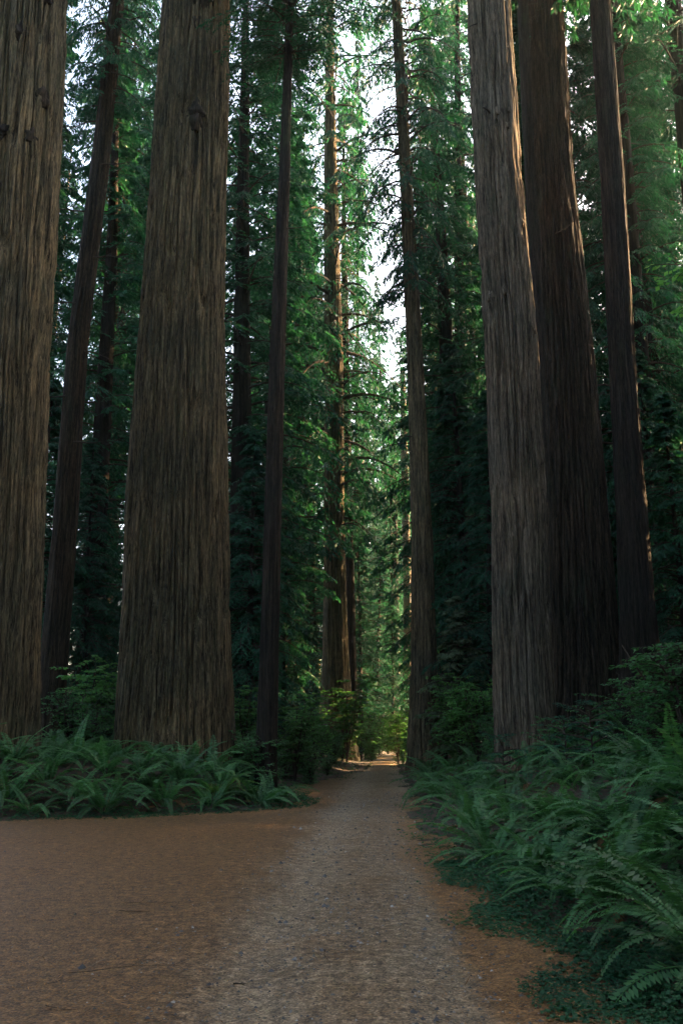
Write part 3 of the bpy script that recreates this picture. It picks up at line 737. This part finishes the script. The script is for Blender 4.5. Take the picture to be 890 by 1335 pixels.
for k, (x, y, h) in enumerate([(9.5, 0, 55), (-12, 5, 56), (-7, -5, 54), (5, -7, 56), (12, -3, 54), (-15, 12, 54), (16, 6, 54)]):
    plant_tree(TALL[1], "conifer_tree", "unseen high-crowned conifer added to shade the near road from above", "conifer", x, y, h, "conifers beyond the near road")
for k, (x, y, h) in enumerate([(-22, 10, 44), (-17, 24, 42), (-26, 30, 46), (-20, -4, 42), (-14, -14, 42), (10, -14, 42), (-6, -17, 44), (3, -20, 44), (15, -8, 42), (-24, 2, 44), (-28, 20, 46)]):
    plant_tree(TALL[k % 3], "conifer_tree", "unseen tall conifer added beyond the left edge to shade the turnout", "conifer", x, y, h, "conifers beyond the left edge")

# ------------------------------------------------------------------ maples and shrubs
def bush(kind, px, D, h, label, group=None, name="vine_maple", cat="shrub"):
    return plant_tree(kind, name, label, cat, gx(px, D), D, h, group, names=("trunk", "crown") if name != "shrub" else ("stem", "foliage"))
bush(MAPLE[0], 385, 30, 2.9, "bright green leafy maple beside the turnout, right of dark pole")
bush(MAPLE[1], 410, 36, 2.7, "leafy maple thicket in front of the road-end redwood")
bush(MAPLE[0], 452, 44, 4.2, "small maple leaning over the road before the road-end redwood")
bush(MAPLE[1], 598, 33, 3.3, "bright leafy maple right of the dark roadside redwood")
bush(MAPLE[0], 622, 30, 3.0, "leafy maple between roadside redwood and fern bank")
bush(MAPLE[1], 518, 47, 3.0, "rounded leafy shrub on the road's right verge at its end")
EDGE = (trunk_mesh("trunk", [(-.3, 0, 0, .11), (4, .05, 0, .08), (7.5, 0, 0, .03)], M_limb, 12, 9, .4, .1, .006, .2, 78, 1.0),
        broad_mesh("crown", 66, 9.6, 2.3, 6, 30, 34, (.12, .085), None, .48, .35, .05), 9.6)
bush(EDGE, 1052, 15.5, 9.8, "light green leafy maple reaching in from the right edge")
bush(MAPLE[1], 122, 29, 3.2, "leafy maple behind the ferns left of the giant redwood")
bush(MAPLE[0], 320, 29, 2.8, "leafy maple between giant redwood and dark pole")
for k, (px, D, h) in enumerate([(350, 27.5, 1.3), (372, 31, 1.7), (398, 33, 1.3), (420, 38, 1.5), (436, 41, 1.2), (405, 29.5, .9), (427, 34.5, .8)]):
    bush(SHRUB[k % 3], px, D, h, "green shrub along the turnout verge", "shrubs along the turnout verge", "shrub")
for k, (px, D, h) in enumerate([(470, 52, 2.2), (446, 46, 1.9), (487, 58, 2.6), (432, 43, 1.6), (476, 55, 2.0), (484, 51, 1.2), (494, 62, 2.6)]):
    bush(SHRUB[k % 3], px, D, h, "green shrub at the foot of the road-end redwood", "shrubs at the road end left", "shrub")
for k, (px, D, h) in enumerate([(522, 52, 2.4), (535, 44, 1.9), (505, 63, 3.0), (530, 60, 3.2), (580, 38, 2.2), (560, 46, 2.4), (500, 67, 3.0), (511, 72, 3.4), (524, 47.5, 1.5), (545, 40, 1.3)]):
    bush(SHRUB[k % 3], px, D, h, "green shrub at the foot of the roadside redwood", "shrubs beside the roadside redwood", "shrub")
for k, (px, D, h) in enumerate([(20, 26, 1.9), (95, 27, 2.0), (120, 25.5, 1.6), (160, 30, 2.2), (60, 33, 2.6), (318, 26, 1.5), (335, 24, 1.6), (-20, 25, 2.2), (140, 36, 2.8)]):
    bush(SHRUB[k % 3], px, D, h, "dark green shrub behind the left fern bank", "shrubs behind the left ferns", "shrub")
for k, (px, D, h) in enumerate([(650, 24, 1.5), (720, 20, 1.2), (790, 20, 1.6), (870, 17, 2.0), (900, 14.5, 2.2), (640, 30, 2.0), (850, 22, 2.0), (770, 30, 2.4), (890, 24, 3.0)]):
    bush(SHRUB[k % 3], px, D, h, "dark green shrub behind the right fern bank", "shrubs behind the right ferns", "shrub")
for px, D, h, lab in [(770, 16.5, 1.25, "flat-branched hemlock seedling before the sun-streaked redwood"), (655, 19, 1.2, "flat-branched hemlock seedling before the knotted redwood"), (735, 17.5, 1.1, "flat-branched hemlock seedling between the two right redwoods")]:
    plant_tree(SEED[0], "hemlock_seedling", lab, "seedling", gx(px, D), D, h)

# ------------------------------------------------------------------ ferns
def frond_mesh(name, seed, L, arch, mat, npair=34, wmax=.1, curl=.25):
    rs = np.random.RandomState(seed); bag = Bag()
    s = np.linspace(0, 1, 14)
    th = 1.15 - arch * 1.3 * s ** .95                        # angle above horizontal along the frond
    dx = np.cos(th); dz = np.sin(th)
    X = np.concatenate([[0], np.cumsum((dx[1:] + dx[:-1]) / 2)]) / 13 * L
    Z = np.concatenate([[0], np.cumsum((dz[1:] + dz[:-1]) / 2)]) / 13 * L
    Yw = curl * L * .3 * s ** 2 * rs.uniform(-1, 1)
    pts = np.stack([X, Yw, Z], -1)
    V, F = tube(pts, np.linspace(.006, .0015, 14) * (L / 1.1), 3); bag.add(V, F, 0, .9)
    q = .14 + .86 * (np.arange(npair) + .5) / npair
    P = np.stack([np.interp(q, s, pts[:, c]) for c in range(3)], -1)
    T = unit(np.stack([np.interp(q, s, np.gradient(pts[:, c])) for c in range(3)], -1))
    w = wmax * L * np.minimum(1, (q - .06) * 5) ** .6 * (1 - np.maximum(q - .35, 0) / .66) ** .75 + .008
    up = np.cross(T, np.tile([0, 1.0, 0], (npair, 1))); up = -up if up[0, 2] < 0 else up
    for sg in (-1, 1):
        S = np.cross(up, T) * sg
        D = unit(S + T * .28 + up * rs.uniform(-.12, .18, (npair, 1)) + rs.normal(0, .05, (npair, 3)))
        D[:, 2] -= .12
        V, F = leaf_quads(P, D, up + rs.normal(0, .15, (npair, 3)), w * rs.uniform(.9, 1.08, npair), L * .86 / npair * 1.12, .2)
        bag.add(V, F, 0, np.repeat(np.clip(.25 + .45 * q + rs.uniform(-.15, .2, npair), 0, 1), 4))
    return bag.mesh(name, [mat])
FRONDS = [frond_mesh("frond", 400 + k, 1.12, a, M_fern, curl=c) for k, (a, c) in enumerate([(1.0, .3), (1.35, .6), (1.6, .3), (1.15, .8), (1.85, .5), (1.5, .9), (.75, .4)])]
DEADF = [frond_mesh("dead_frond", 420 + k, .85, a, M_fern_dead, npair=26, wmax=.07, curl=.8) for k, a in enumerate([2.1, 2.5])]
def fern(x, y, size, label, group, nf, face=None):
    o = thing("sword_fern", label, "fern", (x, y, gz(x, y) - .02), rnd.uniform(0, 6.28), group, size)
    for k in range(nf):
        dead = rnd.random() < .1
        me = rnd.choice(DEADF) if dead else rnd.choice(FRONDS)
        c = part("dead_frond" if dead else "frond", me, o)
        a = k * 2.39996 + rnd.uniform(-.3, .3)
        sc = rnd.uniform(.75, 1.12)
        c.rotation_euler = (rnd.uniform(-.3, .3), rnd.uniform(-.3, .38) + (.35 if dead else 0), a)
        c.location = (.04 * math.cos(a), .04 * math.sin(a), 0)
        c.scale = (sc, sc, sc)
    return o
def scatter(n, xr, yr, cond, dmin, seed):
    r_ = random.Random(seed); pts = []
    for _ in range(n):
        y = yr[0] * math.exp(r_.random() * math.log(yr[1] / yr[0])); x = r_.uniform(*xr)
        px = 445 + x / (y * .973) * FPX
        if not (-60 < px < 960): continue
        sd = float(road_sd(np.array([x]), np.array([y]))[0])
        if not cond(x, y, px, sd): continue
        if any((x - a) ** 2 + (y - b) ** 2 < (dmin(y)) ** 2 for a, b, _ in pts): continue
        pts.append((x, y, px))
    return pts
TR = [(o.location.x, o.location.y) for o in COL.objects if o.name.startswith("redwood_tree")]
def clear(x, y, d=1.0): return all((x - a) ** 2 + (y - b) ** 2 > d * d for a, b in TR)
lf = scatter(4200, (-14, -1), (18, 27), lambda x, y, px, sd: px < 392 and .7 < sd < 7.5 and clear(x, y, 1.6 if px > 150 else 1.3), lambda y: .72, 1)
for x, y, px in lf:
    front = road_sd(np.array([x]), np.array([y]))[0] < 2.2
    if px < 140: lab, g = ("sword fern in the front row under the two left-edge trunks" if front else "sword fern behind the front row under the two left-edge trunks"), "left ferns by the edge trunks"
    elif px < 300: lab, g = ("sword fern in the front row below the giant redwood" if front else "sword fern crowding the foot of the giant redwood"), "ferns below the giant redwood"
    else: lab, g = "sword fern around the foot of the dark pole trunk", "ferns by the dark pole"
    fern(x, y, rnd.uniform(.85, 1.35), lab, g + (" front" if front else " back"), 17)
HERO = [(2.75, 7.2, 1.2, "biggest near sword fern reaching into the lower right corner"), (2.45, 8.8, 1.2, "near sword fern whose long frond points toward the road"),
        (3.45, 8.6, 1.15, "near sword fern cut by the right edge"), (3.3, 10.2, 1.25, "tall sword fern behind the long pointing frond"), (2.35, 10.9, 1.1, "sword fern at the road edge, level with the long pointing frond"),
        (4.2, 11.5, 1.3, "tall sword fern with upright fronds near the right edge"),
        (2.2, 9.7, .8, "small sword fern tucked under the long pointing frond"), (2.5, 6.4, 1.05, "sword fern reaching in at the very bottom of the right edge"), (1.95, 12.3, .9, "low sword fern leaning over the road edge, middle of the right bank"),
        (2.95, 9.3, 1.0, "sword fern between the long pointing frond and the right edge")]
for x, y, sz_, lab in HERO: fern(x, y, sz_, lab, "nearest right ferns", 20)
rf = scatter(5200, (.9, 14), (6.0, 36), lambda x, y, px, sd: px > 500 and (.95 if y < 13 else .6) < sd < 8 and clear(x, y, .8) and y > 8 and all((x - h[0]) ** 2 + (y - h[1]) ** 2 > .55 for h in HERO), lambda y: .74 + y * .012, 2)
for x, y, px in rf:
    if y < 9.5: lab, g = "large near sword fern toward the lower right corner", "right ferns near row"
    elif y < 14: lab, g = "large sword fern on the right bank below the knotted redwood", "right ferns middle"
    elif y < 21: lab, g = "sword fern before the trunks of the right bank", "right ferns before the trunks"
    else: lab, g = "small far sword fern beside the dark roadside redwood", "right ferns by the roadside redwood"
    fern(x, y, rnd.uniform(.8, 1.35), lab, g, 19 if y < 14 else 14)
print("ferns", len(lf), len(rf))

# ------------------------------------------------------------------ low ground cover along both banks
rs = np.random.RandomState(9)
n = 90000
y = 5.0 * np.exp(rs.uniform(0, 1, n) * math.log(46 / 5.0)); x = rs.uniform(-1, 1, n) * (y * .42 + .4)
xa = rs.uniform(1.2, 4.6, 36000); ya = rs.uniform(5, 12.5, 36000); x = np.concatenate([x, xa]); y = np.concatenate([y, ya]); n += 36000
xa = rs.uniform(-7, 10, 14000); ya = rs.uniform(42, 84, 14000); x = np.concatenate([x, xa]); y = np.concatenate([y, ya]); n += 14000
nx_ = 22000
x = np.concatenate([x, rs.uniform(-11, -.5, nx_)]); y = np.concatenate([y, rs.uniform(18, 26, nx_)]); n += nx_
sd = road_sd(x, y)
patch = vnoise(x * .8 + 200, y * .8 + 200, 4096, 31)
patch2 = vnoise(x * 2.3 + 400, y * 2.3 + 400, 4096, 32)
edge = -.34 + .3 * patch + .25 * patch2
pk = (sd > -.75) & (sd < np.where(y > 42, 9, 5)) & (rs.uniform(size=n) < np.maximum(.95 - sd * .1, .5) * sstep(-.12, .4, sd - edge * .8) * (.72 + .28 * sstep(-.5, .3, patch2 + .5 * patch)))
x, y, sd, patch2 = x[pk], y[pk], sd[pk], patch2[pk]; n = len(x)
z = ground_z(x, y, np.maximum(sd, .13)) + rs.uniform(.01, 1, n) ** 1.5 * (.12 + .12 * np.clip(patch2, -1, 1)) * sstep(-.2, .7, sd) + .02
bag = Bag(); a0 = rs.uniform(0, 6.28, n); tn = np.clip(.3 + .35 * vnoise(x * 1.5 + 99, y * 1.5 + 99, 4096, 33) + rs.uniform(-.25, .35, n), 0, 1)
sz = .016 + .03 * rs.uniform(0, 1, n) ** 2 * (.8 + y * .03)
for k in range(3):
    a = a0 + k * 2.094
    V, F = leaf_quads(np.stack([x, y, z], -1), np.stack([np.cos(a), np.sin(a), rs.uniform(-.5, .25, n)], -1), np.array([0, 0, 1.0]) + rs.normal(0, .25, (n, 3)), sz, sz * .95, .12)
    bag.add(V, F, 0, np.repeat(tn, 4))
setting("ground_cover", bag.mesh("ground_cover", [M_cover]), 'stuff', "low clover-like leaves carpeting the road banks")

# ------------------------------------------------------------------ fallen twigs on the road
for k, (px, py, L, a, lab) in enumerate([(155, 1190, .55, .1, "longer dark fallen twig lying on the brown turnout"), (160, 1180, .5, .15, "pale fallen twig lying on the brown turnout"),
        (305, 1286, .12, 0, "short dark wood chip on the gravel near the bottom"), (60, 1315, .25, -.5, "curved orange twig on the dirt near the lower left corner"),
        (90, 1272, .9, .08, "long thin twig on the dirt at the lower left"), (30, 1135, .5, -.4, "small pale twig on the turnout near the left edge")]):
    x, y = on_ground(px, py)
    me = stub_mesh("fallen_twig", 700 + k, L, .008 if k != 2 else .02, 2)
    o = bpy.data.objects.new("fallen_twig", me); COL.objects.link(o)
    o.location = (x, y, .018); o.rotation_euler = (1.45, .0, a); o.scale = (1, .35, 1)
    o['label'] = lab; o['category'] = "twig"; o['group'] = "twigs on the road"

for k in range(16):
    px = rnd.uniform(20, 430); py = rnd.uniform(1090, 1325); x, y = on_ground(px, py)
    o = bpy.data.objects.new("fallen_twig", stub_mesh("fallen_twig", 740 + k, rnd.uniform(.12, .4), .005, 2)); COL.objects.link(o)
    o.data.materials[0] = M_bark_pale if k % 2 else M_limb
    o.location = (x, y, .014); o.rotation_euler = (1.5, 0, rnd.uniform(-3, 3)); o.scale = (1, .3, 1)
    o['label'] = "tiny %s twig scattered on the brown dirt" % ("pale" if k % 2 else "dark"); o['category'] = "twig"; o['group'] = "tiny %s twigs on the dirt" % ("pale" if k % 2 else "dark")

# ------------------------------------------------------------------ labels that single things out
ORD = ["nearest", "second nearest", "third nearest", "fourth nearest", "fifth nearest", "sixth nearest", "seventh nearest", "eighth nearest"]
LM = [(-10, "left-edge trunk"), (66, "slim leaning redwood"), (133, "half hidden thin trunk"), (227, "giant redwood"), (348, "dark pole trunk"), (438, "road-end redwood"),
      (553, "roadside redwood"), (690, "knotted redwood"), (764, "sun-streaked redwood"), (838, "dark straight trunk")]
def pxof(o): return 445 + o.location.x / (o.location.y * .973) * FPX
KINDW = {"conifer_tree": "tall dark conifer", "hemlock_tree": "drooping young hemlock", "shrub": "green shrub"}
fam = {}
for o in COL.objects:
    kind = o.name.split(".")[0]
    if kind not in KINDW or o.parent or "beyond the" in o.get("group", "") or "viewpoint" in o.get("group", ""): continue
    p = pxof(o); lx, lm = min(LM, key=lambda q: abs(q[0] - p))
    side = "behind" if abs(lx - p) < 9 else ("just left of" if p < lx else "just right of")
    lab = (KINDW[kind] if o["group"] != FW else "distant pale conifer") + " " + side + " the " + lm
    fam.setdefault(lab, []).append(o)
for lab, obs in fam.items():
    obs.sort(key=lambda o: o.location.y)
    for k, o in enumerate(obs):
        o["label"] = lab if len(obs) == 1 else lab + (", " + ("nearer" if k == 0 else "farther") + " of two" if len(obs) == 2 else ", " + ORD[k] + " of its row")
ffam = {}
for o in COL.objects:
    if o.name.split(".")[0] != "sword_fern" or o["group"] not in ("right ferns before the trunks", "right ferns by the roadside redwood", "left ferns by the edge trunks back", "ferns below the giant redwood back", "ferns by the dark pole back"): continue
    p = pxof(o); lx, lm = min([q for q in LM if q[1] != "half hidden thin trunk"], key=lambda q: abs(q[0] - p))
    side = "straight below" if abs(lx - p) < 16 else ("left below" if p < lx else "right below")
    ffam.setdefault("sword fern %s the %s" % (side, lm), []).append(o)
for lab, obs in ffam.items():
    obs.sort(key=lambda o: o.location.y)
    for k, o in enumerate(obs):
        if k < len(ORD): o["label"] = lab + (", " + ORD[k] + " of its cluster" if len(obs) > 1 else "")
        else: o["label"] = "small " + lab + ", in the crowded back of its cluster"; o["group"] = lab.replace("sword fern", "back ferns")
NUM = ["leftmost", "second from left", "third from left", "fourth from left", "fifth from left", "sixth from left", "seventh from left", "eighth from left", "ninth from left", "tenth from left"]
for g in ("left ferns by the edge trunks front", "ferns below the giant redwood front", "ferns by the dark pole front", "right ferns middle", "right ferns near row"):
    obs = sorted([o for o in COL.objects if o.get("group") == g], key=pxof)
    if len(obs) <= len(NUM):
        for k, o in enumerate(obs): o["label"] = o["label"] + ", " + NUM[k]

# ------------------------------------------------------------------ air
def box_mesh(name, x0, x1, y0, y1, z0, z1, mat):
    V = [(x, y, z) for z in (z0, z1) for y in (y0, y1) for x in (x0, x1)]
    F = [(0, 2, 3, 1), (4, 5, 7, 6), (0, 1, 5, 4), (1, 3, 7, 5), (3, 2, 6, 7), (2, 0, 4, 6)]
    return mesh_np(name, V, F, [mat])
m = bpy.data.materials.new("thin_forest_air"); m.use_nodes = True
nt = m.node_tree; nt.nodes.remove(nt.nodes["Principled BSDF"])
pv = nt.nodes.new("ShaderNodeVolumePrincipled")
pv.inputs["Color"].default_value = (0.74, 0.93, 0.95, 1); pv.inputs["Density"].default_value = 0.00025
pv.inputs["Anisotropy"].default_value = 0.3
nt.links.new(pv.outputs[0], nt.nodes["Material Output"].inputs["Volume"])
setting("haze", box_mesh("haze", -420, 420, -270, 470, -1.5, 75, m), 'stuff')
cy.volume_bounces = 1
